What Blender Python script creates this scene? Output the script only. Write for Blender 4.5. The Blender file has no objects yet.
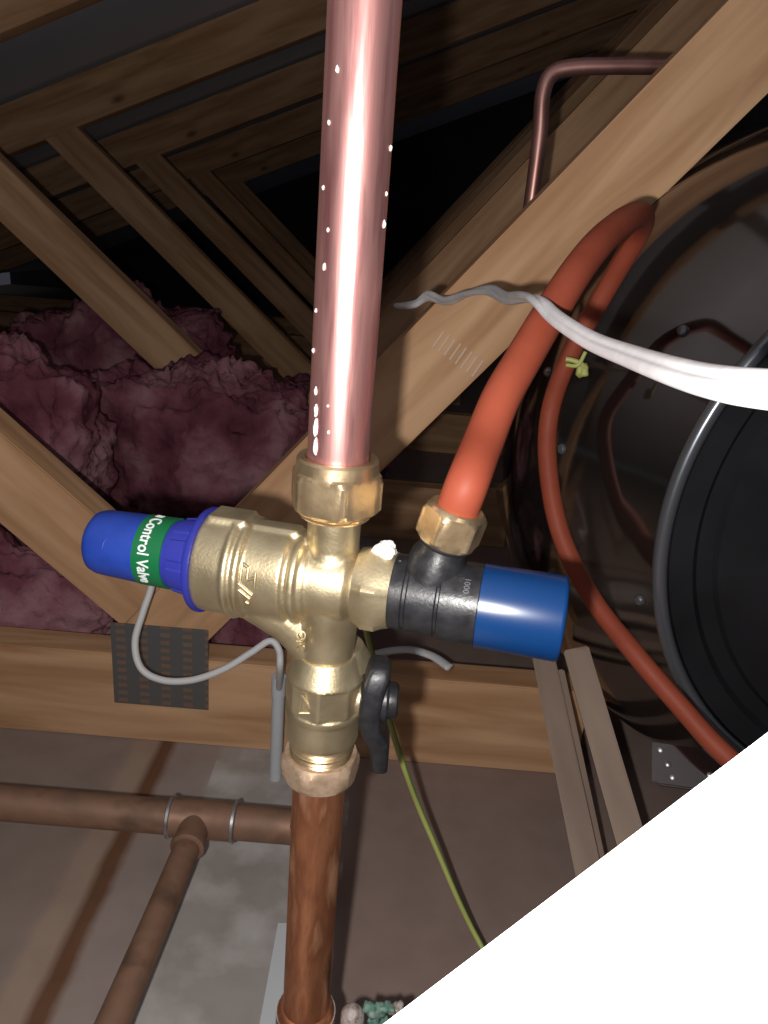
import bpy, bmesh, math, random
from mathutils import Vector, Matrix, noise, Euler
PI = math.pi; R = math.radians
random.seed(4)
SC = bpy.context.scene; COL = SC.collection

# ---------------- camera, world, light, exposure ----------------
F = 760.0
ca, sa, cp, sp = math.cos(R(4.7)), math.sin(R(4.7)), math.cos(R(20)), math.sin(R(20))
fw = Vector((0, cp, -sp)); u0 = Vector((0, sp, cp)); r0 = Vector((1, 0, 0))
RT = r0*ca + u0*sa; UP = u0*ca - r0*sa; CAM = Vector((0, 0, .5))
cd = bpy.data.cameras.new('camera'); cam = bpy.data.objects.new('camera', cd); COL.objects.link(cam)
cd.sensor_fit = 'VERTICAL'; cd.sensor_height = 24; cd.lens = F/1024*24; cd.clip_start = .01
cam.matrix_world = Matrix(((RT.x, UP.x, -fw.x, 0), (RT.y, UP.y, -fw.y, 0), (RT.z, UP.z, -fw.z, .5), (0, 0, 0, 1)))
SC.camera = cam
def P(x, y, z): return CAM + RT*((x-384)/F*z) + UP*((512-y)/F*z) + fw*z
def D(x, y): return RT*((x-384)/F) + UP*((512-y)/F) + fw
def onY(x, y, Y): d = D(x, y); return CAM + d*(Y/d.y)
def onZ(x, y, Z): d = D(x, y); return CAM + d*((Z-.5)/d.z)

w = bpy.data.worlds.new('world'); SC.world = w; w.use_nodes = True
w.node_tree.nodes['Background'].inputs[0].default_value = (.75, .8, 1, 1)
w.node_tree.nodes['Background'].inputs[1].default_value = .010
ld = bpy.data.lights.new('phone_flash', 'POINT'); ld.energy = 1.75; ld.shadow_soft_size = .0035; ld.color = (1, .96, .93)
flash = bpy.data.objects.new('phone_flash', ld); COL.objects.link(flash)
flash.location = CAM + RT*-.018 + UP*-.010
SC.view_settings.view_transform = 'Standard'; SC.view_settings.look = 'None'
SC.view_settings.exposure = 1.97; SC.view_settings.gamma = 1; SC.view_settings.use_curve_mapping = False

# ---------------- materials ----------------
def base(name, col, rough=.5, metal=0, spec=.5, coat=0):
    m = bpy.data.materials.new(name); m.use_nodes = True; b = m.node_tree.nodes['Principled BSDF']
    b.inputs['Base Color'].default_value = (*col, 1); b.inputs['Roughness'].default_value = rough
    b.inputs['Metallic'].default_value = metal; b.inputs['Specular IOR Level'].default_value = spec
    if coat: b.inputs['Coat Weight'].default_value = coat; b.inputs['Coat Roughness'].default_value = .08
    return m
def nd(m, t, **k):
    n = m.node_tree.nodes.new(t)
    for a, v in k.items(): setattr(n, a, v)
    return n
def lk(m, a, b): m.node_tree.links.new(a, b)
def coords(m, scale=(1, 1, 1), src='Object'):
    t = nd(m, 'ShaderNodeTexCoord'); mp = nd(m, 'ShaderNodeMapping'); mp.inputs['Scale'].default_value = scale
    lk(m, t.outputs[src], mp.inputs[0]); return mp.outputs[0]
def noisy(m, cols, scale=40, cscale=(1, 1, 1), detail=6, lo=.3, hi=.7, rough=None, bump=0, bscale=None, bdist=.001, src='Object'):
    b = m.node_tree.nodes['Principled BSDF']; v = coords(m, cscale, src)
    n = nd(m, 'ShaderNodeTexNoise'); n.inputs['Scale'].default_value = scale; n.inputs['Detail'].default_value = detail
    lk(m, v, n.inputs['Vector'])
    cr = nd(m, 'ShaderNodeValToRGB'); e = cr.color_ramp.elements; e[0].position = lo; e[1].position = hi
    e[0].color = (*cols[0], 1); e[1].color = (*cols[-1], 1)
    for i, c in enumerate(cols[1:-1]): q = e.new(lo+(hi-lo)*(i+1)/(len(cols)-1)); q.color = (*c, 1)
    lk(m, n.outputs[0], cr.inputs[0]); lk(m, cr.outputs[0], b.inputs['Base Color'])
    if rough:
        mr = nd(m, 'ShaderNodeMapRange'); mr.inputs['To Min'].default_value = rough[0]; mr.inputs['To Max'].default_value = rough[1]
        mr.inputs['From Min'].default_value = .3; mr.inputs['From Max'].default_value = .7
        lk(m, n.outputs[0], mr.inputs[0]); lk(m, mr.outputs[0], b.inputs['Roughness'])
    if bump:
        n2 = nd(m, 'ShaderNodeTexNoise'); n2.inputs['Scale'].default_value = bscale or scale*4; n2.inputs['Detail'].default_value = 5
        lk(m, v, n2.inputs['Vector']); bp = nd(m, 'ShaderNodeBump'); bp.inputs['Strength'].default_value = bump; bp.inputs['Distance'].default_value = bdist
        lk(m, n2.outputs[0], bp.inputs['Height']); lk(m, bp.outputs[0], b.inputs['Normal'])
    return m
def wood(name, c1, c2, c3):
    m = base(name, c1, .7, 0, .2); b = m.node_tree.nodes['Principled BSDF']; v = coords(m, (1, 1, 1))
    tx = nd(m, 'ShaderNodeMapping'); tx.inputs['Scale'].default_value = (3, 30, 26); lk(m, v, tx.inputs[0])
    n = nd(m, 'ShaderNodeTexNoise'); n.inputs['Scale'].default_value = 1.6; n.inputs['Detail'].default_value = 5; n.inputs['Distortion'].default_value = .6
    lk(m, tx.outputs[0], n.inputs['Vector'])
    cr = nd(m, 'ShaderNodeValToRGB'); e = cr.color_ramp.elements; e[0].position = .32; e[1].position = .68
    e[0].color = (*c2, 1); e[1].color = (*c1, 1); lk(m, n.outputs[0], cr.inputs[0])
    # rings around knots
    vk = nd(m, 'ShaderNodeMapping'); vk.inputs['Scale'].default_value = (4.2, 9, 9); lk(m, v, vk.inputs[0])
    vo = nd(m, 'ShaderNodeTexVoronoi'); vo.inputs['Scale'].default_value = 1.3; lk(m, vk.outputs[0], vo.inputs['Vector'])
    kr = nd(m, 'ShaderNodeValToRGB'); k = kr.color_ramp.elements; k[0].position = .03; k[1].position = .13
    k[0].color = (0, 0, 0, 1); k[1].color = (1, 1, 1, 1); lk(m, vo.outputs['Distance'], kr.inputs[0])
    mx = nd(m, 'ShaderNodeMixRGB'); mx.inputs[1].default_value = (*c3, 1); lk(m, kr.outputs[0], mx.inputs[0]); lk(m, cr.outputs[0], mx.inputs[2])
    lk(m, mx.outputs[0], b.inputs['Base Color'])
    bp = nd(m, 'ShaderNodeBump'); bp.inputs['Strength'].default_value = .25; bp.inputs['Distance'].default_value = .001
    lk(m, n.outputs[0], bp.inputs['Height']); lk(m, bp.outputs[0], b.inputs['Normal'])
    return m
M = {}
M['pine'] = wood('pine', (.74, .46, .265), (.46, .245, .12), (.17, .08, .04))
M['batten'] = wood('rough batten timber', (.36, .27, .21), (.25, .18, .14), (.12, .08, .06))
M['copper'] = noisy(base('bright copper', (.9, .5, .42), .25, .88), [(.56, .23, .225), (.80, .41, .38), (.66, .30, .285)], 14, (14, 14, 1.2), rough=(.3, .46), bump=.12, bscale=60, bdist=.0004)
M['old_copper'] = noisy(base('aged copper', (.5, .25, .12), .45, .8), [(.20, .08, .04), (.60, .26, .13), (.38, .15, .075), (.68, .36, .21)], 10, (9, 9, 2.4), rough=(.3, .55), bump=.3, bscale=80, bdist=.0004)
M['dull_copper'] = noisy(base('dull brown copper', (.4, .2, .1), .5, .35), [(.15, .09, .06), (.30, .17, .11), (.22, .13, .09)], 14, (2, 3, 3), rough=(.45, .65), bump=.2)
M['dark_copper'] = noisy(base('thin copper', (.6, .3, .25), .3, .9), [(.36, .17, .14), (.62, .34, .30)], 20, rough=(.28, .45))
M['brass'] = noisy(base('cast brass', (.7, .56, .3), .4, .9), [(.50, .41, .25), (.66, .56, .37)], 60, rough=(.38, .5), bump=.35, bscale=900, bdist=.0003)
M['nut_brass'] = noisy(base('machined brass', (.8, .6, .36), .3, .9), [(.62, .45, .26), (.74, .57, .35)], 90, rough=(.26, .42), bump=.25, bscale=500, bdist=.0003)
M['old_brass'] = noisy(base('weathered brass nut', (.5, .34, .2), .5, .6), [(.42, .29, .17), (.60, .44, .31), (.34, .23, .13)], 150, rough=(.4, .6), bump=.5, bscale=400, bdist=.0004)
M['blue'] = noisy(base('matt blue plastic', (.03, .12, .62), .45), [(.010, .034, .24), (.014, .045, .29)], 120, bump=.2, bscale=400, bdist=.0002)
M['violet'] = base('deep blue plastic', (.022, .028, .25), .42)
M['gloss_blue'] = base('gloss blue plastic', (.002, .034, .135), .27, 0, .9)
M['green'] = base('green label', (.003, .11, .035), .45)
M['white'] = base('white print', (.62, .64, .64), .5)
M['black'] = noisy(base('black plastic', (.02, .02, .023), .38), [(.012, .012, .014), (.022, .022, .025)], 200, rough=(.3, .48), bump=.35, bscale=700, bdist=.0003)
M['grey_print'] = base('faint grey moulded mark', (.12, .12, .13), .5)
M['orange'] = noisy(base('orange plastic pipe', (.62, .12, .055), .55, 0, .25), [(.27, .055, .028), (.33, .072, .038)], 40, bump=.1)
M['cable'] = noisy(base('white cable sheath', (.75, .74, .74), .4), [(.62, .61, .62), (.78, .77, .77)], 60, bump=.3, bscale=90)
M['grey_cable'] = base('grey cable sheath', (.72, .72, .72), .5)
M['conduit'] = base('grey plastic conduit', (.62, .65, .68), .5)
M['earth'] = base('green and yellow earth sheath', (.42, .44, .13), .45)
M['earth_green'] = base('green earth stripe', (.10, .28, .04), .45)
M['steel'] = noisy(base('polished dark steel', (.30, .27, .26), .09, .95), [(.17, .15, .14), (.25, .22, .205)], 5, rough=(.06, .14), bump=.12, bscale=7, bdist=.004)
M['cap_black'] = noisy(base('black end plate', (.012, .012, .014), .3, 0, .25), [(.011, .011, .013), (.022, .022, .025)], 12, rough=(.38, .5))
M['rim'] = base('grey rolled rim', (.22, .235, .26), .28, .7)
M['galv'] = noisy(base('galvanised steel', (.5, .5, .52), .35, .9), [(.35, .35, .37), (.6, .6, .62)], 150, rough=(.3, .5))
M['board'] = base('white painted board', (.9, .9, .88), .55)
M['paste'] = noisy(base('white jointing paste', (.85, .85, .82), .7), [(.75, .75, .72), (.9, .9, .88)], 300, bump=.5, bscale=900)
M['verdigris'] = noisy(base('green corrosion', (.12, .3, .22), .8), [(.05, .10, .08), (.12, .24, .19), (.30, .32, .28)], 200, bump=.6, bscale=500)
M['crust'] = noisy(base('crusty corroded metal', (.35, .3, .28), .7, .3), [(.16, .11, .08), (.46, .42, .40), (.30, .2, .15)], 220, bump=.6, bscale=500)
M['pink'] = noisy(base('pink glass wool', (.38, .14, .18), 1, 0, .05), [(.14, .042, .06), (.26, .095, .125), (.44, .23, .26)], 13, detail=14, lo=.35, hi=.66, bump=.7, bscale=70, bdist=.008)
M['underlay'] = noisy(base('grey roof underlay', (.17, .18, .2), .8), [(.60, .65, .72), (.70, .74, .80)], 3)
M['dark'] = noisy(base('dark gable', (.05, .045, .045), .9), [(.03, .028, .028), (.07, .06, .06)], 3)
# nail plate: columns of dark punched slots
m = base('punched nail plate', (.2, .21, .21), .5, .55); b = m.node_tree.nodes['Principled BSDF']
v = coords(m); sx = nd(m, 'ShaderNodeSeparateXYZ'); lk(m, v, sx.inputs[0])
def mth(m, op, a, b2=None):
    n = nd(m, 'ShaderNodeMath', operation=op)
    for i, q in enumerate((a, b2)):
        if q is None: continue
        if isinstance(q, (int, float)): n.inputs[i].default_value = q
        else: lk(m, q, n.inputs[i])
    return n.outputs[0]
cx = mth(m, 'SINE', mth(m, 'MULTIPLY', sx.outputs[0], 2*PI/.0215)); cz = mth(m, 'SINE', mth(m, 'MULTIPLY', sx.outputs[2], 2*PI/.0085))
nn = nd(m, 'ShaderNodeTexNoise'); nn.inputs['Scale'].default_value = 160; lk(m, v, nn.inputs['Vector'])
s_ = mth(m, 'MULTIPLY', mth(m, 'GREATER_THAN', cx, .25), mth(m, 'GREATER_THAN', mth(m, 'ADD', cz, mth(m, 'MULTIPLY', nn.outputs[0], 1.2)), .55))
mx = nd(m, 'ShaderNodeMixRGB'); lk(m, s_, mx.inputs[0]); mx.inputs[1].default_value = (.20, .205, .205, 1); mx.inputs[2].default_value = (.36, .24, .17, 1)
lk(m, mx.outputs[0], b.inputs['Base Color']); M['plate'] = m
# lining boards: joints follow world x
m = base('ceiling lining boards', (.3, .24, .21), .85, 0, .1); b = m.node_tree.nodes['Principled BSDF']
v = coords(m, src='Object'); n1 = nd(m, 'ShaderNodeTexNoise'); n1.inputs['Scale'].default_value = 30; n1.inputs['Detail'].default_value = 4; lk(m, v, n1.inputs['Vector'])
n3 = nd(m, 'ShaderNodeTexNoise'); n3.inputs['Scale'].default_value = 19; n3.inputs['Detail'].default_value = 7; lk(m, v, n3.inputs['Vector'])
sx = nd(m, 'ShaderNodeSeparateXYZ'); lk(m, v, sx.inputs[0])
xw = mth(m, 'ADD', sx.outputs[0], mth(m, 'MULTIPLY', mth(m, 'SUBTRACT', n1.outputs[0], .5), .006))
cr = nd(m, 'ShaderNodeValToRGB'); cr.color_ramp.interpolation = 'LINEAR'
def band(x): return (x+1)/2
st = [(a, tuple(min(.9, v*1.3) for v in b)) for a, b in (lambda q: q)([(-1, (.22, .17, .145)), (-.30, (.235, .185, .16)), (-.236, (.235, .185, .16)), (-.228, (.30, .22, .17)), (-.206, (.30, .22, .17)), (-.204, (.13, .065, .038)),
      (-.194, (.14, .07, .04)), (-.191, (.27, .215, .19)), (-.15, (.27, .22, .20)), (-.142, (.31, .28, .26)), (-.03, (.30, .275, .26)), (.0, (.24, .175, .15)), (.3, (.24, .175, .15))])]
e = cr.color_ramp.elements
e[0].position = band(st[0][0]); e[0].color = (*st[0][1], 1); e[1].position = band(st[-1][0]); e[1].color = (*st[-1][1], 1)
for x, c in st[1:-1]: q = e.new(band(x)); q.color = (*c, 1)
lk(m, mth(m, 'DIVIDE', mth(m, 'ADD', xw, 1), 2), cr.inputs[0])
gm = mth(m, 'MULTIPLY', mth(m, 'GREATER_THAN', sx.outputs[0], -.145), mth(m, 'LESS_THAN', sx.outputs[0], -.01))
k2 = nd(m, 'ShaderNodeValToRGB'); k2.color_ramp.elements[0].position = .47; k2.color_ramp.elements[1].position = .66; k2.color_ramp.elements[0].color = (.0, .0, .0, 1); k2.color_ramp.elements[1].color = (1, 1, 1, 1)
lk(m, n3.outputs[0], k2.inputs[0])
mx = nd(m, 'ShaderNodeMixRGB'); lk(m, mth(m, 'MULTIPLY', mth(m, 'MULTIPLY', gm, k2.outputs[0]), .75), mx.inputs[0]); lk(m, cr.outputs[0], mx.inputs[1]); mx.inputs[2].default_value = (.62, .60, .58, 1)
m2 = nd(m, 'ShaderNodeMixRGB', blend_type='MULTIPLY'); m2.inputs[0].default_value = .5; lk(m, mx.outputs[0], m2.inputs[1])
k3 = nd(m, 'ShaderNodeValToRGB'); k3.color_ramp.elements[0].position = .3; k3.color_ramp.elements[1].position = .6; k3.color_ramp.elements[0].color = (.78, .77, .76, 1); k3.color_ramp.elements[1].color = (1, 1, 1, 1)
lk(m, n1.outputs[0], k3.inputs[0]); lk(m, k3.outputs[0], m2.inputs[2]); lk(m, m2.outputs[0], b.inputs['Base Color'])
bp = nd(m, 'ShaderNodeBump'); bp.inputs['Strength'].default_value = .3; bp.inputs['Distance'].default_value = .002; lk(m, n3.outputs[0], bp.inputs['Height']); lk(m, bp.outputs[0], b.inputs['Normal'])
M['lining'] = m

# ---------------- helpers ----------------
def tag(o, label=None, cat=None, group=None, kind=None):
    for k, v in (('label', label), ('category', cat), ('group', group), ('kind', kind)):
        if v: o[k] = v
    return o
def empty(name, loc, rot=(0, 0, 0)):
    o = bpy.data.objects.new(name, None); COL.objects.link(o); o.location = loc; o.rotation_euler = rot; o.empty_display_size = .02; return o
def obj(name, bm, mat, parent=None, loc=(0, 0, 0), rot=(0, 0, 0), sharp=35, recalc=True):
    me = bpy.data.meshes.new(name)
    if recalc: bmesh.ops.recalc_face_normals(bm, faces=bm.faces)
    bm.to_mesh(me); bm.free()
    for p in me.polygons: p.use_smooth = True
    me.set_sharp_from_angle(angle=R(sharp))
    me.materials.append(M[mat]); o = bpy.data.objects.new(name, me); COL.objects.link(o)
    o.location = loc; o.rotation_euler = rot
    if parent: o.parent = parent
    return o
def BM(): return bmesh.new()
AX = {'X': Matrix(((0, 0, 1), (1, 0, 0), (0, 1, 0))).to_4x4(), 'Z': Matrix.Identity(4), 'Y': Matrix(((0, 1, 0), (0, 0, 1), (1, 0, 0))).to_4x4()}
def lathe(bm, prof, axis='Z', n=48, mat=None, fn=None):
    """prof [(t, r)] around axis through the origin; fn(theta, r) may shape the section"""
    T = (mat or Matrix.Identity(4)) @ AX[axis]; rings = []
    for t, r in prof:
        ring = []
        for i in range(n):
            a = 2*PI*i/n; rr = fn(a, r) if fn else r
            ring.append(bm.verts.new(T @ Vector((rr*math.cos(a), rr*math.sin(a), t))))
        rings.append(ring)
    for A, B in zip(rings, rings[1:]):
        for i in range(n): bm.faces.new((A[i], A[(i+1) % n], B[(i+1) % n], B[i]))
    bm.faces.new(rings[0][::-1]); bm.faces.new(rings[-1])
def LM(pr): return [(t if t > -.0145 else -.0145+(t+.0145)*.93, r) for t, r in pr]
def poly_r(af, k=6, ph=0):                      # section of a k-sided nut, across-flats radius af
    def f(a, r):
        b = ((a-ph) % (2*PI/k)) - PI/k
        return min(r, af/math.cos(b))
    return f
def box(bm, lo, hi, bev=0, T=None):
    r = bmesh.ops.create_cube(bm, size=1); vs = r['verts']
    for v in vs: v.co = Vector([(lo[i]+hi[i])/2 + v.co[i]*(hi[i]-lo[i]) for i in range(3)])
    if bev: 
        es = list({e for v in vs for e in v.link_edges})
        rr = bmesh.ops.bevel(bm, geom=es, offset=bev, segments=2, affect='EDGES'); vs = list({v for f in rr['faces'] for v in f.verts} | {v for v in vs if v.is_valid})
    if T: bmesh.ops.transform(bm, matrix=T, verts=vs)
def catmull(pts, k=10):
    pts = [Vector(p) for p in pts]; p = [pts[0]*2-pts[1]] + pts + [pts[-1]*2-pts[-2]]; out = []
    for i in range(1, len(p)-2):
        for j in range(k):
            t = j/k; a, b, c, d = p[i-1:i+3]
            out.append(.5*((2*b)+(c-a)*t+(2*a-5*b+4*c-d)*t*t+(3*b-a-3*c+d)*t**3))
    out.append(pts[-1]); return out
def tube(bm, pts, r, n=20, r2=None, twist=0, smooth=10, flat=None, groove=0, up=Vector((0, 0, 1))):
    path = catmull(pts, smooth) if smooth else [Vector(p) for p in pts]
    rings = []; x = None; N = len(path)
    for i, q in enumerate(path):
        t = (path[min(i+1, N-1)]-path[max(i-1, 0)]).normalized()
        if x is None:
            x = t.cross(up)
            if x.length < .1: x = t.cross(Vector((1, 0, 0)))
        x = (x - t*x.dot(t)).normalized(); y = t.cross(x)
        rr = r(i/(N-1)) if callable(r) else r; sr = flat or (r2/r if r2 else 1)
        tw = twist(i/(N-1)) if callable(twist) else twist
        ring = []
        for j in range(n):
            a = 2*PI*j/n; A = rr*math.cos(a); B = rr*sr*math.sin(a)*(1-groove*math.exp(-(math.cos(a)/.22)**2))
            c, s = math.cos(tw), math.sin(tw)
            ring.append(bm.verts.new(q + x*(A*c-B*s) + y*(A*s+B*c)))
        rings.append(ring)
    for A, B in zip(rings, rings[1:]):
        for j in range(n): bm.faces.new((A[j], A[(j+1) % n], B[(j+1) % n], B[j]))
    bm.faces.new(rings[0][::-1]); bm.faces.new(rings[-1])
def orient(p, d):                                # matrix putting +Z along d at p
    return Matrix.Translation(p) @ Vector(d).to_track_quat('Z', 'Y').to_matrix().to_4x4()
def remesh(o, vox, sm=3):
    q = o.modifiers.new('cast', 'REMESH'); q.mode = 'VOXEL'; q.voxel_size = vox; q.use_smooth_shade = True
    if sm: s = o.modifiers.new('fillet', 'SMOOTH'); s.factor = .5; s.iterations = sm
def clip(poly, a, b, c):                         # keep a*x+b*z <= c
    out = []
    for i in range(len(poly)):
        p, q = poly[i], poly[(i+1) % len(poly)]; dp = a*p[0]+b*p[1]-c; dq = a*q[0]+b*q[1]-c
        if dp <= 0: out.append(p)
        if dp*dq < 0: t = dp/(dp-dq); out.append((p[0]+(q[0]-p[0])*t, p[1]+(q[1]-p[1])*t))
    return out
def member(name, p, q, wd, parent, y0, y1, cuts=(), mat='pine'):
    """a sawn truss member lying in the xz plane from p to q; local x runs along the grain"""
    dx, dz = q[0]-p[0], q[1]-p[1]; L = math.hypot(dx, dz); ux, uz = dx/L, dz/L; nx, nz = -uz, ux; h = wd/2
    poly = [(p[0]-nx*h, p[1]-nz*h), (q[0]-nx*h, q[1]-nz*h), (q[0]+nx*h, q[1]+nz*h), (p[0]+nx*h, p[1]+nz*h)]
    for c in cuts: poly = clip(poly, *c)
    ang = math.atan2(dz, dx); bm = BM()
    loc = [((x-p[0])*ux+(z-p[1])*uz, (x-p[0])*nx+(z-p[1])*nz) for x, z in poly]
    A = [bm.verts.new((x, y0, z)) for x, z in loc]; B = [bm.verts.new((x, y1, z)) for x, z in loc]; n = len(A)
    bm.faces.new(A); bm.faces.new(B[::-1])
    for i in range(n): bm.faces.new((A[i], B[i], B[(i+1) % n], A[(i+1) % n]))
    bmesh.ops.bevel(bm, geom=list(bm.edges), offset=.0012, segments=2, affect='EDGES')
    return obj(name, bm, mat, parent, (p[0], 0, p[1]), (0, -ang, 0), sharp=50)
def beam(name, a, b, wx, wz, mat, parent=None, roll=0):
    a, b = Vector(a), Vector(b); L = (b-a).length; bm = BM(); box(bm, (0, -wx/2, -wz/2), (L, wx/2, wz/2), .0012)
    o = obj(name, bm, mat, parent, a, sharp=50); o.rotation_mode = 'QUATERNION'
    x = (b-a).normalized(); v = (-D(540, 700)); y = v.cross(x).normalized(); z = x.cross(y)
    o.rotation_quaternion = Matrix((x, y, z)).transposed().to_quaternion(); return o
def lump(bm, c, s, amp=.3, fr=9, seed=0, sub=4, pw=.6, hx=1.0):
    r = bmesh.ops.create_icosphere(bm, subdivisions=sub, radius=1)
    for v in r['verts']:
        p = v.co.copy(); k = max(abs(p.x), abs(p.y), abs(p.z)); p = p*(1-pw)+p/k*pw*.85
        w_ = Vector([p[i]*s[i] for i in range(3)])
        d = noise.fractal(w_*fr+Vector((seed, seed*2, 0)), hx, 2.2, 7)
        d2 = abs(noise.noise(w_*fr*.6+Vector((seed+9, 0, 0))))
        v.co = Vector(c) + w_*(1+amp*d-.4*amp*d2*2)
def copy_tree(o, parent=None):
    c = o.copy(); COL.objects.link(c)
    if parent: c.parent = parent
    for ch in [x for x in ALL() if x.parent == o]: copy_tree(ch, c)
    return c
def ALL(): return list(SC.objects)

# ---------------- setting ----------------
bm = BM(); box(bm, (-2.6, -.6, -.02), (2.6, 5.2, 0)); tag(obj('floor', bm, 'lining'), kind='structure')
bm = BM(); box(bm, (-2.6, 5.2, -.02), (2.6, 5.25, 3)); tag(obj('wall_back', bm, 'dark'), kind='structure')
bm = BM()                                        # roof underlay lying on the rafters (z = 1.09 + .42 x)
vs = [bm.verts.new(p) for p in ((-2.3, -.6, 1.09-.42*2.3), (1.2, -.6, 1.09+.42*1.2), (1.2, 5.2, 1.09+.42*1.2), (-2.3, 5.2, 1.09-.42*2.3))]
f_ = bm.faces.new(vs); rr = bmesh.ops.extrude_face_region(bm, geom=[f_]); bmesh.ops.translate(bm, vec=(0, 0, .02), verts=[v for v in rr['geom'] if isinstance(v, bmesh.types.BMVert)])
tag(obj('ceiling', bm, 'underlay'), kind='structure')

# ---------------- roof trusses ----------------
truss = empty('roof_truss', (0, .64, 0))
LW = ((-.128, .075), (-.80, .673)); RW = ((-.22, .100), (.86, 1.396))
k = 1.2; hw = .034*math.hypot(1, k)
rl = ('rafter lower', -.42, 1, .986)
member('bottom_chord', (-1.9, .049), (.215, .049), .098, truss, 0, .035)
member('rafter', (-1.95, 1.031-.42*1.95), (1.1, 1.031+.42*1.1), .092, truss, 0, .035)
member('web', RW[0], RW[1], .068, truss, 0, .035, cuts=[(0, -1, -.0985), (-.42, 1, .983)])
member('web', LW[0], LW[1], .070, truss, 0, .035, cuts=[(0, -1, -.0985), (-.42, 1, .983), (k, -1, -.364-hw-.0005+0)])
bm = BM(); box(bm, (-.047, -.0016, -.045), (.047, 0, .045), .0004)
np_ = obj('nail_plate', bm, 'plate', truss, (-.205, 0, .088)); np_['label'] = 'grey punched steel nail plate'
tag(truss, 'nearest timber roof truss, with the punched grey nail plate on its bottom chord', 'roof truss', 'timber roof trusses')
tl = ['second timber roof truss back, its web rising left behind the nearest pink insulation',
      'third timber roof truss back, with narrower web and rafter at upper left',
      'fourth timber roof truss back, a thin dim web left of the copper pipe',
      'fifth timber roof truss back, faint web close beside the copper pipe',
      'furthest timber roof truss, barely lit behind all the others']
for i, l in enumerate(tl):
    c = copy_tree(truss); c.location.y = .64+.6*(i+1); c['label'] = l

bm = BM()
for i in range(8):
    p = onY(433+i*5.6, 347+i*4.2, .6393); q = onY(444+i*5.6, 331+i*4.2, .6393)
    tube(bm, [p-truss.location, p.lerp(q, .5)-truss.location, q-truss.location], .0009, 6, smooth=0)
m = base('pale chalk strokes', (.72, .60, .47), .8); M['chalk'] = m
o = obj('stamp_mark', bm, 'chalk', truss); o['label'] = 'row of pale slanted strokes on the right web'

# ---------------- insulation ----------------
def batt(name, c, s, label, seed, amp=.3, fr=9):
    bm = BM(); lump(bm, (0, 0, 0), s, amp, fr, seed, 6, .35, .55)
    for v in bm.verts: v.co.z = max(v.co.z, -c.z+.002)
    tag(obj('insulation_batt', bm, 'pink', None, c, sharp=180), label, 'insulation', 'pink insulation batts')
batt('a', Vector((-.50, .93, .17)), (.145, .085, .19), 'lightest pink glass wool batt standing highest at the left edge', 1, .20, 9)
batt('b', Vector((-.29, 1.10, .12)), (.20, .085, .21), 'dark pink glass wool batt behind the blue valve cap', 5, .2, 8)
batt('c', Vector((-.42, .755, .07)), (.15, .055, .10), 'pink glass wool batt filling the triangle below the nearest left web', 9, .18, 10)
batt('d', Vector((-.12, .82, .06)), (.10, .08, .09), 'dark pink glass wool batt low behind the brass valve body', 14, .2, 10)
batt('e', Vector((-.52, 1.42, .18)), (.22, .10, .20), 'dim pink glass wool batt behind the second truss', 21, .2, 8)
batt('f', Vector((-.13, 1.48, .10)), (.14, .12, .12), 'dull dark glass wool batt far back beside the copper pipe', 27, .3, 8)
batt('g', Vector((-1.0, 1.5, .16)), (.18, .14, .2), 'very dark glass wool batt at far left behind the webs', 31, .3, 8)

# ---------------- hot water tank ----------------
tc = P(983, 546, .52)
tank = empty('water_tank', (tc.x, tc.y, tc.z), (-PI/2, 0, 0))   # local z runs back along +y... 
tank.rotation_euler = (-PI/2, 0, 0)
tag(tank, 'large round dark polished steel water tank with ringed black end, at the right', 'water tank')
bm = BM(); pr = [(.03, .20), (0, .219)]
for i in range(1, 15):
    a = i/14; pr.append((.006+.155*a, .219+(.304-.219)*math.sin(a*PI/2)**.9))
pr += [(.28, .304), (.34, .28), (.36, .2)]
lathe(bm, pr, n=160); 
from mathutils.bvhtree import BVHTree
TW = Matrix.Translation(tc) @ Euler((-PI/2, 0, 0)).to_matrix().to_4x4()
bm.transform(TW); bmesh.ops.recalc_face_normals(bm, faces=bm.faces); tree = BVHTree.FromBMesh(bm)
hits = [tree.ray_cast(CAM, D(*q).normalized()) for q in ((562, 449), (640, 600), (683, 331), (548, 372))]
bm.transform(TW.inverted()); obj('shell', bm, 'steel', tank, sharp=60)
for h in hits:  # small raised dots on the shell, modelled in place of flash reflections
    if h[0] is None: continue
    b2 = BM(); lathe(b2, [(-.001, .0042), (.001, .0042), (.0025, .003), (.003, .0005)], n=20, mat=TW.inverted() @ orient(h[0], h[1])); obj('screw_or_glint', b2, 'rim', tank, sharp=40)
bm = BM(); ring = []
tube(bm, [Vector((.219*math.cos(a*PI/60), .219*math.sin(a*PI/60), -.004)) for a in range(120)]+[Vector((.219, 0, -.004))], .0052, 12, smooth=0)
o = obj('rim', bm, 'rim', tank, sharp=60); o['label'] = 'grey rolled rim ring'
bm = BM(); lathe(bm, [(.002, .214), (-.003, .212), (-.003, .196), (.004, .190), (.004, .182), (-.002, .178), (-.004, .150), (-.005, .145), (-.008, .1415), (-.005, .138), (-.005, .100), (-.009, .096), (-.012, .06), (-.012, .001)], n=160)
o = obj('end_plate', bm, 'cap_black', tank, sharp=25); o['label'] = 'black end plate with concentric steps'
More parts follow.
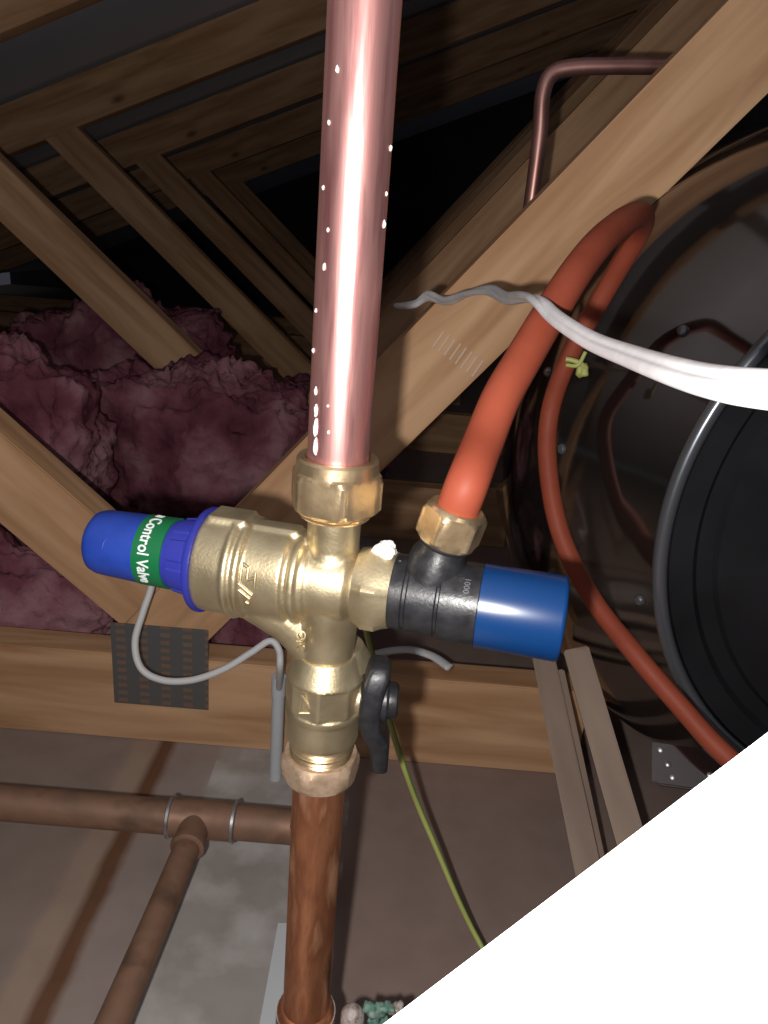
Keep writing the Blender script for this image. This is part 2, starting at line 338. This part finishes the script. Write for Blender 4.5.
# bracket with screws on the tank's lower shoulder
br = P(700, 768, .500); bm = BM(); T = orient(br, -D(690, 760)+Vector((.1, 0, .45))).copy() @ Matrix.Rotation(R(10), 4, 'Z')
box(bm, (-.030, -.013, -.001), (.021, .013, .0005), .0005, T); box(bm, (-.026, -.015, -.001), (.021, -.0115, .003), .001, T)
bk = obj('bracket', bm, 'cap_black', None, sharp=50); bk.name = 'bracket'; bk.data.materials[0] = M['steel']
bk.parent = tank; bk.matrix_parent_inverse = (Matrix.Translation(tc) @ Euler((-PI/2, 0, 0)).to_matrix().to_4x4()).inverted(); bk['label'] = 'shiny bracket plate'
for (x, y) in ((-.0245, .0085), (-.020, -.0005), (-.017, -.0085), (.006, -.004)):
    bm = BM(); lathe(bm, [(0, .0022), (.0008, .002), (.0014, .001)], n=16, mat=T @ Matrix.Translation((x, y, .0005)))
    s = obj('screw_or_glint', bm, 'galv', bk)

# ---------------- battens ----------------
def stick(px0, px1, ext0, ext1, wd, th, label, name='timber_batten'):
    a, b = P(*px0), P(*px1); d = b-a; o = beam(name, a-d*ext0, b+d*ext1, wd, th, 'batten')
    return tag(o, label, 'timber batten', 'loose timber battens')
stick((543, 655, .665), (590, 880, .545), 0, .35, .019, .010, 'leftmost wide grey timber batten crossing in front of the bottom chord')
stick((576, 650, .595), (630, 838, .51), 0, .5, .0195, .010, 'rightmost wide grey timber batten leaning below the dark tank')
stick((508, 478, 1.0), (541, 556, .97), 0, .6, .022, .012, 'dim timber batten beyond the blue cap, slanting beside the orange pipe')
stick((510, 515, 1.03), (516, 556, 1.02), 0, 1.2, .018, .010, 'short dim upright timber batten beyond the black valve')
stick((560, 672, .664), (598, 850, .575), 0, .35, .0075, .012, 'narrow paler timber batten between two wider battens')

# ---------------- copper riser pipes ----------------
RX, RY = -.0178, .2600
bm = BM(); lathe(bm, [(.412, .0100), (.4125, .0110), (.95, .0110)], n=64, mat=Matrix.Translation((RX, RY, 0)))
tag(obj('copper_pipe', bm, 'copper', None, sharp=50), 'bright pinkish copper pipe rising from the top brass nut', 'pipe')
cp = SC.objects['copper_pipe']; bm = BM(); random.seed(8)
for a, z, L in ((228, .4300, .004), (226, .4365, .004), (224, .4425, .003), (221, .449, .002), (250, .4450, .0007), (254, .436, .0009), (205, .462, .0012), (208, .475, .001), (228, .489, .0016), (232, .50, .001), (215, .512, .0011), (340, .503, .0018), (341, .512, .001), (222, .53, .001), (345, .525, .0012), (235, .544, .0014)):
    c = Vector((RX+.0110*math.cos(R(a)), RY+.0110*math.sin(R(a)), z)); lump(bm, c, (.0004+L*.13, .0004+L*.13, L*.8), .3, 900, int(a), 3, 0)
o = obj('flux_drip', bm, 'paste', cp, sharp=180); o['label'] = 'white flux runs and drops on the copper'
riser = empty('copper_pipe', (RX, RY, 0)); tag(riser, 'aged brown copper pipe going down from the valve to the floor', 'pipe')
bm = BM(); lathe(bm, [(0, .011), (.292, .011)], n=64); obj('tube', bm, 'old_copper', riser)
bm = BM(); lathe(bm, [(.095, .0118), (.0955, .0127), (.14, .0127), (.143, .0136), (.149, .0138), (.1515, .0128), (.153, .0116)], n=64)
o = obj('coupling', bm, 'old_copper', riser, sharp=60); o['label'] = 'soldered coupling collar'

# ---------------- brass temperature control valve assembly ----------------
VH = .3765; YAW = R(-11)
val = empty('control_valve', (RX, RY, VH), (0, 0, YAW))
tag(val, 'brass control valve with blue adjusting cap and green band, on the copper pipes', 'valve')
bm = BM()
lathe(bm, LM([(-.0515, .0190), (-.0510, .0195), (-.0385, .0197), (-.0378, .0207), (-.0362, .0207), (-.0352, .0193), (-.0340, .0193), (-.0332, .0200), (-.0318, .0197), (-.0308, .0181),
           (-.0150, .0180), (-.0142, .0168), (-.0125, .0164), (-.0117, .0176), (-.0098, .0176), (-.0090, .0158), (-.0072, .0158), (-.0060, .0150), (.0075, .0142), (.0100, .0120), (.0140, .0110)]), 'X', 72)
Rz = Matrix.Rotation(-YAW, 4, 'Z')
lathe(bm, [(-.0355, .0104), (-.030, .0106), (-.005, .0118), (.006, .0118), (.014, .0098), (.0270, .0098)], 'Z', 64)
box(bm, (-.048, -.007, .008), (-.0315, .007, .0208), .001); box(bm, (-.032, -.0045, .008), (-.012, .0045, .0190), .001)
tube(bm, [(-.030, 0, -.010), (-.014, 0, -.020), (-.004, 0, -.032)], lambda t: .0115-.003*t, 24)
body = obj('valve_body', bm, 'brass', val, sharp=180); remesh(body, .00065, 2)
# raised casting marks
def wraptext(s, size, r, t0, th0, depth, sxf=1, bold=0):
    cu = bpy.data.curves.new('t', 'FONT'); cu.body = s; cu.size = size; cu.extrude = depth; cu.offset = bold; cu.align_x = 'LEFT'; cu.resolution_u = 4
    o = bpy.data.objects.new('t', cu); COL.objects.link(o); bpy.context.view_layer.update()
    me = bpy.data.meshes.new_from_object(o.evaluated_get(bpy.context.evaluated_depsgraph_get())); bpy.data.objects.remove(o); bpy.data.curves.remove(cu)
    b2 = BM(); b2.from_mesh(me); bpy.data.meshes.remove(me)
    bmesh.ops.triangulate(b2, faces=b2.faces); bmesh.ops.subdivide_edges(b2, edges=[e for e in b2.edges if e.calc_length() > size*.2], cuts=1)
    for v in b2.verts:
        th = th0 + v.co.x*sxf/r; rr = r+v.co.z
        v.co = Vector((t0+v.co.y, -rr*math.sin(th), rr*math.cos(th)))
    return b2
bm = BM()
def stroke(t, th, t2, th2, w_=.0007, r=.0181):
    n = 5; pts = []
    for i in range(n+1):
        a = i/n; tt = t+(t2-t)*a; hh = R(th+(th2-th)*a); pts.append((tt, -r*math.sin(hh), r*math.cos(hh)))
    tube(bm, pts, w_, 8, smooth=0, up=Vector((0, .3, 1)))
for s in ((-.029, 62, -.029, 82), (-.029, 62, -.0265, 66), (-.0265, 66, -.0265, 80), (-.0265, 80, -.0235, 76), (-.0235, 70, -.0235, 88), (-.0295, 86, -.0245, 98), (-.0295, 94, -.0255, 104), (-.0272, 110, -.0262, 112)): stroke(*s)
obj('casting_mark', bm, 'brass', val, sharp=60)['label'] = 'raised strokes cast into the brass'
bm = wraptext('OIC', .0050, .0112, -.0085, R(62), .0006); bmesh.ops.translate(bm, vec=(0, -.0015, -.022), verts=bm.verts)
obj('casting_mark', bm, 'brass', val, sharp=30)
# blue flange, ribbed collar, cap and band
bm = BM(); lathe(bm, LM([(-.0550, .0150), (-.0540, .0200), (-.0530, .0206), (-.0514, .0206), (-.0512, .019)]), 'X', 72)
obj('flange', bm, 'violet', val, sharp=40)['label'] = 'thin deep blue plastic flange'
def ribs(a, r): 
    q = (a*8/(2*PI)) % 1
    return r + (.0005 if (q < .7 and r > .0139) else 0)
bm = BM(); lathe(bm, LM([(-.0680, .0120), (-.0678, .0132), (-.0640, .0138), (-.0638, .0141), (-.0575, .0149), (-.0572, .0146), (-.0550, .0154), (-.0544, .0170), (-.0543, .013)]), 'X', 160, fn=ribs)
obj('collar', bm, 'violet', val, sharp=30)['label'] = 'ribbed blue collar'
bm = BM(); lathe(bm, LM([(-.1045, .0010), (-.1045, .0080), (-.1040, .0104), (-.1026, .0120), (-.1000, .01285), (-.0960, .0131), (-.0795, .0137), (-.0670, .0139)]), 'X', 72)
for a in (70,):
    tube(bm, [(-.0870-.0003*j*abs(j), -.01325*math.sin(R(a+j*6)), .01325*math.cos(R(a+j*6))) for j in (-2, -1, 0, 1, 2)], .0004, 8)
cap = obj('cap', bm, 'blue', val, sharp=60); cap['label'] = 'blue plastic adjusting cap'
bm = BM(); n = 72; lathe(bm, LM([(-.0795, .0134), (-.0795, .0139), (-.0668, .01415), (-.0668, .0134)]), 'X', 72)
bnd = obj('label_band', bm, 'green', cap, sharp=30); bnd['label'] = 'green band lettered in white'
bm = wraptext('n Control Valve', .0067, .0141, -.0721, R(-13), .00012, .80, .0001)
obj('lettering', bm, 'white', cap, sharp=180)['label'] = 'white lettering Control Valve'
# top compression nut
bm = BM(); T = Matrix.Translation((0, 0, -VH))
lathe(bm, [(.4025, .0098), (.4028, .0128), (.4034, .0132), (.4040, .0124), (.4046, .0132), (.4052, .0124), (.406, .0132), (.408, .0128)], 'Z', 64, T)
obj('thread', bm, 'nut_brass', val, sharp=30)
bm = BM(); lathe(bm, [(.4048, .0118), (.4048, .0142), (.4062, .0160), (.4078, .0174), (.4178, .0174), (.4194, .0162), (.4202, .0151), (.4240, .0148), (.4250, .0141), (.4248, .0118), (.4220, .0113)], 'Z', 180, T, poly_r(.0152, 6, R(-5)))
o = obj('nut', bm, 'nut_brass', val, sharp=25); o['label'] = 'brass compression nut on the upper pipe'
# union nut on the right
bm = BM(); lathe(bm, [(.0105, .0120), (.0107, .0142), (.0150, .0172), (.0201, .0172), (.0244, .0142), (.0246, .010)], 'X', 180, None, poly_r(.0150, 6, R(42)))
o = obj('union_nut', bm, 'brass', val, sharp=25); o['label'] = 'hexagonal brass union nut'
bm = BM(); lump(bm, (.0205, -.003, .0170), (.0046, .004, .0032), .35, 300, 3, 4, .2)
o = obj('paste_blob', bm, 'paste', val, sharp=180); o['label'] = 'blob of white jointing paste'

# ---------------- black relief valve ----------------
rel = empty('relief_valve', (RX, RY, VH), (0, 0, YAW)); tag(rel, 'black plastic relief valve with glossy blue cap at its right end', 'valve')
bm = BM()
lathe(bm, [(.0235, .0125), (.0238, .0134), (.0246, .0140), (.0290, .0141), (.0295, .0135), (.0305, .0135), (.0311, .0141), (.0410, .0144), (.0415, .0138), (.0423, .0138), (.0428, .0150), (.0560, .0152), (.0568, .0146), (.0569, .010)], 'X', 96)
PT = Matrix.Translation((.0372, 0, .0048)) @ Matrix.Rotation(R(13), 4, 'Y')
lathe(bm, [(.004, .0112), (.0120, .0104), (.0145, .0092), (.0165, .0088), (.0176, .0096), (.0182, .0096), (.0188, .0088), (.0194, .0096), (.0200, .0096), (.0206, .0088), (.0212, .0096), (.024, .0094)], 'Z', 64, PT)
lump(bm, (.0262, -.003, .0138), (.0012, .0010, .0006), .4, 500, 3, 2); lump(bm, (.0295, -.002, .0138), (.0008, .001, .0006), .4, 500, 3, 2)
obj('body', bm, 'black', rel, sharp=32)
bm = wraptext('1000', .0030, .01515, .0505, R(30), .0001); obj('mark', bm, 'grey_print', rel, sharp=180)
bm = BM(); lathe(bm, [(-.0001, .0001), (.0001, .0012)], 'Z', 16, Matrix.Translation((.0512, -.0147*math.sin(R(108)), .0147*math.cos(R(108)))) @ Matrix.Rotation(R(108), 4, 'X'))
obj('mark', bm, 'grey_print', rel)
bm = BM(); lathe(bm, [(.0562, .0150), (.0564, .0153), (.0848, .01555), (.0857, .0153), (.0862, .0146), (.0862, .001)], 'X', 96)
obj('cap', bm, 'gloss_blue', rel, sharp=40)['label'] = 'glossy blue cap'
bm = BM(); lathe(bm, [(.0185, .0095), (.0185, .0103), (.0200, .0118), (.0220, .0123), (.0290, .0120), (.0306, .0110), (.0318, .0099), (.0322, .0093), (.0322, .0078)], 'Z', 180, PT, poly_r(.0105, 6, R(15)))
o = obj('nut', bm, 'nut_brass', rel, sharp=25); o['label'] = 'brass nut gripping the orange pipe'

# ---------------- orange discharge pipe ----------------
RM = Matrix.Translation((RX, RY, VH)) @ Matrix.Rotation(YAW, 4, 'Z')
p0 = RM @ PT @ Vector((0, 0, .028)); p1 = RM @ PT @ Vector((0, 0, .042))
pts = [p0, p1] + [P(*q) for q in ((484, 440, .276), (501, 398, .285), (522, 361, .295), (548, 317, .31), (577, 271, .33), (602, 240, .355), (626, 220, .39), (641, 215, .43), (640, 230, .465), (622, 262, .49), (600, 300, .51), (570, 355, .53), (550, 412, .55),
      (548, 468, .55), (561, 535, .545), (592, 598, .54), (636, 655, .515), (680, 706, .498), (722, 752, .482), (785, 805, .465), (855, 860, .445))]
bm = BM(); tube(bm, pts, lambda t: .0076-.0009*min(1, t/.6), 28); tag(obj('plastic_pipe', bm, 'orange', None, sharp=180), 'orange plastic pipe looping from the black relief valve past the tank', 'pipe')
bm = BM(); c = P(578, 366, .512)
tube(bm, [c+Vector((-.009, 0, .004)), c+Vector((-.004, -.001, .0035)), c+Vector((.002, -.002, .0015)), c+Vector((.006, 0, -.004))], .0018, 10)
tube(bm, [c+Vector((-.008, 0, .000)), c+Vector((-.001, -.003, .001)), c+Vector((.003, -.002, .010))], .0014, 10)
lump(bm, c+Vector((.003, 0, -.003)), (.0045, .004, .005), .4, 300, 7, 3)
tag(obj('wire_tie', bm, 'earth', None, sharp=180), 'small knotted yellow tie on the thin part of the orange pipe', 'wire tie')

# ---------------- brass ball valve with black lever ----------------
bv = empty('ball_valve', (RX, RY, .007)); tag(bv, 'small brass ball valve with a black lever, below the control valve', 'valve')
bm = BM()
oc = poly_r(.0146, 8, R(-4))
lathe(bm, [(.3345, .0104), (.3385, .0104), (.3385, .0114), (.3300, .0152), (.3290, .0156)][::-1], 'Z', 96)
lathe(bm, [(.3158, .0140), (.3162, .0156), (.3290, .0156), (.3300, .0145)], 'Z', 160, None, oc)
lathe(bm, [(.2990, .0125), (.2996, .0140), (.3010, .0146), (.3120, .0147), (.3130, .0153), (.3150, .0154), (.3160, .0145)], 'Z', 96)
lathe(bm, [(.0, .0075), (.0155, .0072)], 'X', 40, Matrix.Translation((0, -.001, .3195)))
lathe(bm, [(-.003, .0145), (.0, .0130), (.005, .0100)], 'Z', 60, Matrix.Translation((.004, .006, .3345)))
o = obj('body', bm, 'brass', bv, sharp=180); remesh(o, .0005, 1)
bm = BM(); yy = -.01475
for a, b_ in (((-.0075, 0, .3268), (-.0030, 0, .3195)), ((-.0030, 0, .3195), (-.0085, 0, .3190)), ((-.0085, 0, .3190), (-.0075, 0, .3268))):
    tube(bm, [Vector(a)+Vector((0, yy+.001, 0)), Vector(b_)+Vector((0, yy+.001, 0))], .0005, 8, smooth=0)
obj('arrow_mark', bm, 'brass', bv)
bm = BM(); lathe(bm, [(.2895, .0124), (.2903, .0130), (.2911, .0124), (.2919, .0130), (.2927, .0124), (.2935, .0130), (.2943, .0124), (.2950, .0126), (.2958, .0132), (.2964, .0126), (.2972, .0132), (.2980, .0126), (.2988, .0132), (.3, .0126)], 'Z', 64)
obj('thread', bm, 'nut_brass', bv, sharp=30)
bm = BM(); lathe(bm, [(.2790, .0114), (.2765, .0120), (.2765, .0136), (.2780, .0150), (.2805, .0162), (.2845, .0165), (.2865, .0162), (.2885, .0150), (.2892, .0147), (.2892, .0132), (.2885, .012)], 'Z', 180, Matrix.Translation((0, 0, .0030)), poly_r(.0150, 6, R(14)))
o = obj('nut', bm, 'old_brass', bv, sharp=25); o['label'] = 'dull weathered brass compression nut'
# lever: superellipse sections down its length (z, x centre, x half, y half)
bm = BM(); rings = []; dz = -.0045
for z, xc, xh, yh in ((.3415, .0215, .0026, .0040), (.3405, .0213, .0042, .0060), (.3370, .0207, .0050, .0080), (.3330, .0196, .0050, .0092), (.3270, .0190, .0048, .0104), (.3200, .0188, .0047, .0105),
                      (.3145, .0192, .0047, .0098), (.3100, .0210, .0050, .0084), (.3065, .0226, .0050, .0070), (.3035, .0236, .0042, .0060), (.2960, .0243, .0036, .0054), (.2925, .0245, .0034, .0052), (.2915, .0245, .0026, .0044)):
    ring = []
    for j in range(32):
        a = 2*PI*j/32; c_, s__ = math.cos(a), math.sin(a)
        ring.append(bm.verts.new((xc+xh*math.copysign(abs(c_)**.45, c_), yh*math.copysign(abs(s__)**.45, s__)-.001, z+dz)))
    rings.append(ring)
for A, B in zip(rings, rings[1:]):
    for j in range(32): bm.faces.new((A[j], A[(j+1) % 32], B[(j+1) % 32], B[j]))
bm.faces.new(rings[0][::-1]); bm.faces.new(rings[-1])
lv = obj('lever', bm, 'black', bv, sharp=50); lv['label'] = 'black plastic lever'
bm = BM(); lathe(bm, [(.0225, .0090), (.0248, .0090), (.0258, .0082), (.0258, .0074), (.0266, .0074), (.0288, .0070), (.0296, .0060), (.0296, .0035), (.0285, .003), (.0285, .0001)], 'X', 48, Matrix.Translation((0, -.001, .3195)))
obj('hub', bm, 'black', lv, sharp=30)

# ---------------- corroded earth clamp at the riser foot ----------------
cl = empty('pipe_clamp', (RX, RY, .145)); tag(cl, 'corroded green and grey clamp on the brown copper pipe at the bottom edge', 'pipe clamp')
bm = BM(); lathe(bm, [(-.006, .0132), (-.006, .0142), (.004, .0142), (.004, .0132)], 'Z', 48); obj('band', bm, 'crust', cl)
bm = BM(); c = Vector((.0225, -.002, -.001)); lathe(bm, [(-.012, .0062), (-.002, .0058), (-.0015, .0046), (.004, .0046), (.0045, .0058), (.008, .0054), (.011, .003), (.0118, .0005)], 'Z', 32, Matrix.Translation(c))
lump(bm, c+Vector((.001, -.002, -.010)), (.0085, .006, .005), .5, 250, 2, 3); obj('screw_post', bm, 'crust', cl, sharp=50)
bm = BM()
for k_, (x, z, s) in enumerate(((.031, .006, .004), (.036, .007, .0035), (.040, .008, .003), (.033, .001, .0035), (.034, -.005, .004), (.039, -.007, .0035), (.030, -.009, .004), (.038, .001, .002))): lump(bm, (x, .001, z), (s, .003, s), .5, 300, k_, 3)
obj('lug', bm, 'verdigris', cl, sharp=180)['label'] = 'green corroded lug'
bm = BM()
for k_, (x, z, s) in enumerate(((.044, .004, .0035), (.049, -.001, .004), (.046, -.006, .004), (.052, -.006, .0035), (.056, -.003, .003), (.041, -.009, .004), (.058, -.009, .003))): lump(bm, (x, .004, z), (s, .003, s), .6, 300, k_+20, 3)
obj('strap', bm, 'crust', cl, sharp=180)

# ---------------- copper pipes on the lining ----------------
hp = empty('copper_pipe', (-.121, .455, .077)); tag(hp, 'dull copper pipe running left with a soldered tee, low behind the riser', 'pipe')
bm = BM(); tube(bm, [(-.60, 0, 0), (-.3, 0, 0), (.0, 0, 0), (.071, 0, 0)], .0128, 40, smooth=4)
tube(bm, [(.070, 0, 0), (.080, 0, -.002), (.088, 0, -.010), (.090, 0, -.024), (.090, 0, -.077)], .0128, 40); obj('tube', bm, 'dull_copper', hp, sharp=60)
bm = BM(); lathe(bm, [(-.022, .0132), (-.021, .0142), (-.019, .0145), (-.017, .0140), (.025, .0140), (.027, .0145), (.029, .0142), (.030, .0132)], 'X', 48)
lathe(bm, [(-.030, .0104), (-.029, .0122), (-.026, .0124), (-.022, .0112), (0, .0112)], 'Y', 48); o = obj('tee', bm, 'dull_copper', hp, sharp=50); o['label'] = 'soldered copper tee'
for x in (-.020, .028):
    bm = BM(); lathe(bm, [(-.0016, .0142), (-.001, .0154), (.001, .0154), (.0016, .0142)], 'X', 48, Matrix.Translation((x, 0, 0))); obj('solder_ring', bm, 'galv', hp)
bm = BM(); tube(bm, [(-.121, .430, .077), (-.124, .36, .077), (-.127, .30, .077), (-.131, .22, .077), (-.132, .17, .072), (-.1325, .145, .05), (-.1325, .14, .0)], .0095, 36)
br_ = tag(obj('copper_pipe', bm, 'dull_copper', None, sharp=60), 'narrower dull copper branch pipe running from the tee toward the camera', 'pipe')

# thin copper pipe bent over beside the truss web
a_, b_, c_ = onY(528, 225, .73), onY(549, 66, .73), onY(668, 66, .73)
bm = BM(); tube(bm, [a_+(a_-b_)*.15, a_, a_.lerp(b_, .55), b_+Vector((-.002, 0, -.022)), b_+Vector((.003, 0, -.006)), b_+Vector((.018, 0, .0)), b_.lerp(c_, .5), c_, c_+(c_-b_)*1.2], .0066, 24)
tag(obj('copper_pipe', bm, 'dark_copper', None, sharp=180), 'thin dark copper pipe bent at a right angle behind the right web', 'pipe')

# ---------------- cables ----------------
pts = [P(*q) for q in ((398, 306, .63), (415, 304, .60), (428, 296, .58), (446, 301, .55), (466, 294, .51), (488, 290, .46), (506, 298, .40), (524, 297, .34), (538, 301, .305), (556, 318, .282), (590, 340, .245), (630, 356, .205), (680, 373, .160), (722, 383, .135), (768, 389, .118), (850, 394, .10), (1000, 400, .09))]
bm = BM(); tube(bm, pts, lambda t: .0036 if t > .85 else (.0031+.002*max(0, t-.6) if t > .5 else .0031+.0012*(.5-t)/.5), 40, groove=.3, twist=lambda t: 2.6*t*3.14*1.6 if t < .55 else 2.6*.55*3.14*1.6, flat=.62)
sh = BM()
wc = tag(obj('cable', bm, 'cable', None, sharp=180), 'white twisted electric cable crossing in front of the orange pipe', 'cable')
sh.free()
pts = [P(160, 548, .64)] + [P(*q, .645) for q in ((151, 588), (143, 612), (135, 642), (141, 668), (162, 680), (192, 680), (224, 669), (252, 652), (270, 641), (279, 650), (280, 668))] + [onY(279, 690, .60)]
bm = BM(); tube(bm, pts, .0030, 14); tag(obj('cable', bm, 'grey_cable', None, sharp=180), 'thin grey cable hanging in a loop below the blue left cap', 'cable')
ct = onY(279, 678, .60); bm = BM(); lathe(bm, [(0, .0058), (ct.z, .0058)], 'Z', 32); bm2 = bm
lathe(bm, [(ct.z-.018, .0058), (ct.z-.018, .0067), (ct.z+.002, .0067), (ct.z+.002, .0050)], 'Z', 32)
tag(obj('conduit', bm, 'conduit', None, (ct.x, .60, 0), sharp=50), 'upright grey plastic conduit in front of the bottom chord', 'conduit')
ep = [P(*q) for q in ((352, 560, .40), (360, 600, .42), (366, 630, .45), (374, 662, .47), (386, 710, .48), (402, 762, .49), (418, 806, .51), (436, 848, .515), (455, 893, .515), (470, 925, .515), (484, 952, .51), (500, 990, .50))]
ec = empty('cable', (0, 0, 0)); tag(ec, 'green and yellow earth cable dropping behind the black lever', 'cable')
bm = BM(); tube(bm, ep, .0018, 14); obj('sheath', bm, 'earth', ec, sharp=180)
bm = BM(); tube(bm, [p+RT*.0009 for p in ep], .0012, 10); obj('stripe', bm, 'earth_green', ec, sharp=180)['label'] = 'green stripe along the sheath'
g = [onZ(372, 668, .10), onZ(392, 654, .10), onZ(415, 651, .10), onZ(440, 660, .10), onZ(470, 680, .10)]
bm = BM(); tube(bm, [Vector((p.x, min(max(p.y, .63), .9), .108)) for p in (onZ(360, 660, .108), onZ(385, 652, .108), onZ(410, 650, .108), onZ(432, 656, .108), onZ(450, 668, .108))], .0055, 14, r2=.003)
tag(obj('cable', bm, 'grey_cable', None, sharp=180), 'short flat grey cable lying over the bottom chord beside the lever', 'cable')

# grey strip on the lining
bm = BM(); a_, b_ = onZ(278, 925, .004), onZ(255, 1050, .004); c_ = onZ(290, 1050, .004); d_ = onZ(292, 925, .004)
lo = [bm.verts.new((p.x, p.y, .0005)) for p in (a_, b_, c_, d_)]; hi = [bm.verts.new((p.x, p.y, .006)) for p in (a_, b_, c_, d_)]
bm.faces.new(lo); bm.faces.new(hi)
for i in range(4): bm.faces.new((lo[i], lo[(i+1) % 4], hi[(i+1) % 4], hi[i]))
tag(obj('plastic_strip', bm, 'conduit', None), 'pale grey strip lying on the lining beside the riser foot', 'strip')

# ---------------- white board close to the camera ----------------
a_, b_ = P(300, 1087, .15), P(900, 632, .15)
b2 = a_ + (b_-a_)*1.3; k_ = a_.z/UP.z; k2_ = b2.z/UP.z
bm = BM(); q = [a_, b2, b2-UP*k2_, a_-UP*k_]
A = [bm.verts.new(p) for p in q]; B = [bm.verts.new(p+fw*.009-UP*.0085) for p in q]; bm.faces.new(A); bm.faces.new(B[::-1])
for i in range(4): bm.faces.new((A[i], B[i], B[(i+1) % 4], A[(i+1) % 4]))
for v in bm.verts: v.co.z = max(v.co.z, 0)
tag(obj('white_board', bm, 'board', None), 'bright white board with a sloping top edge, nearest at the lower right', 'board')
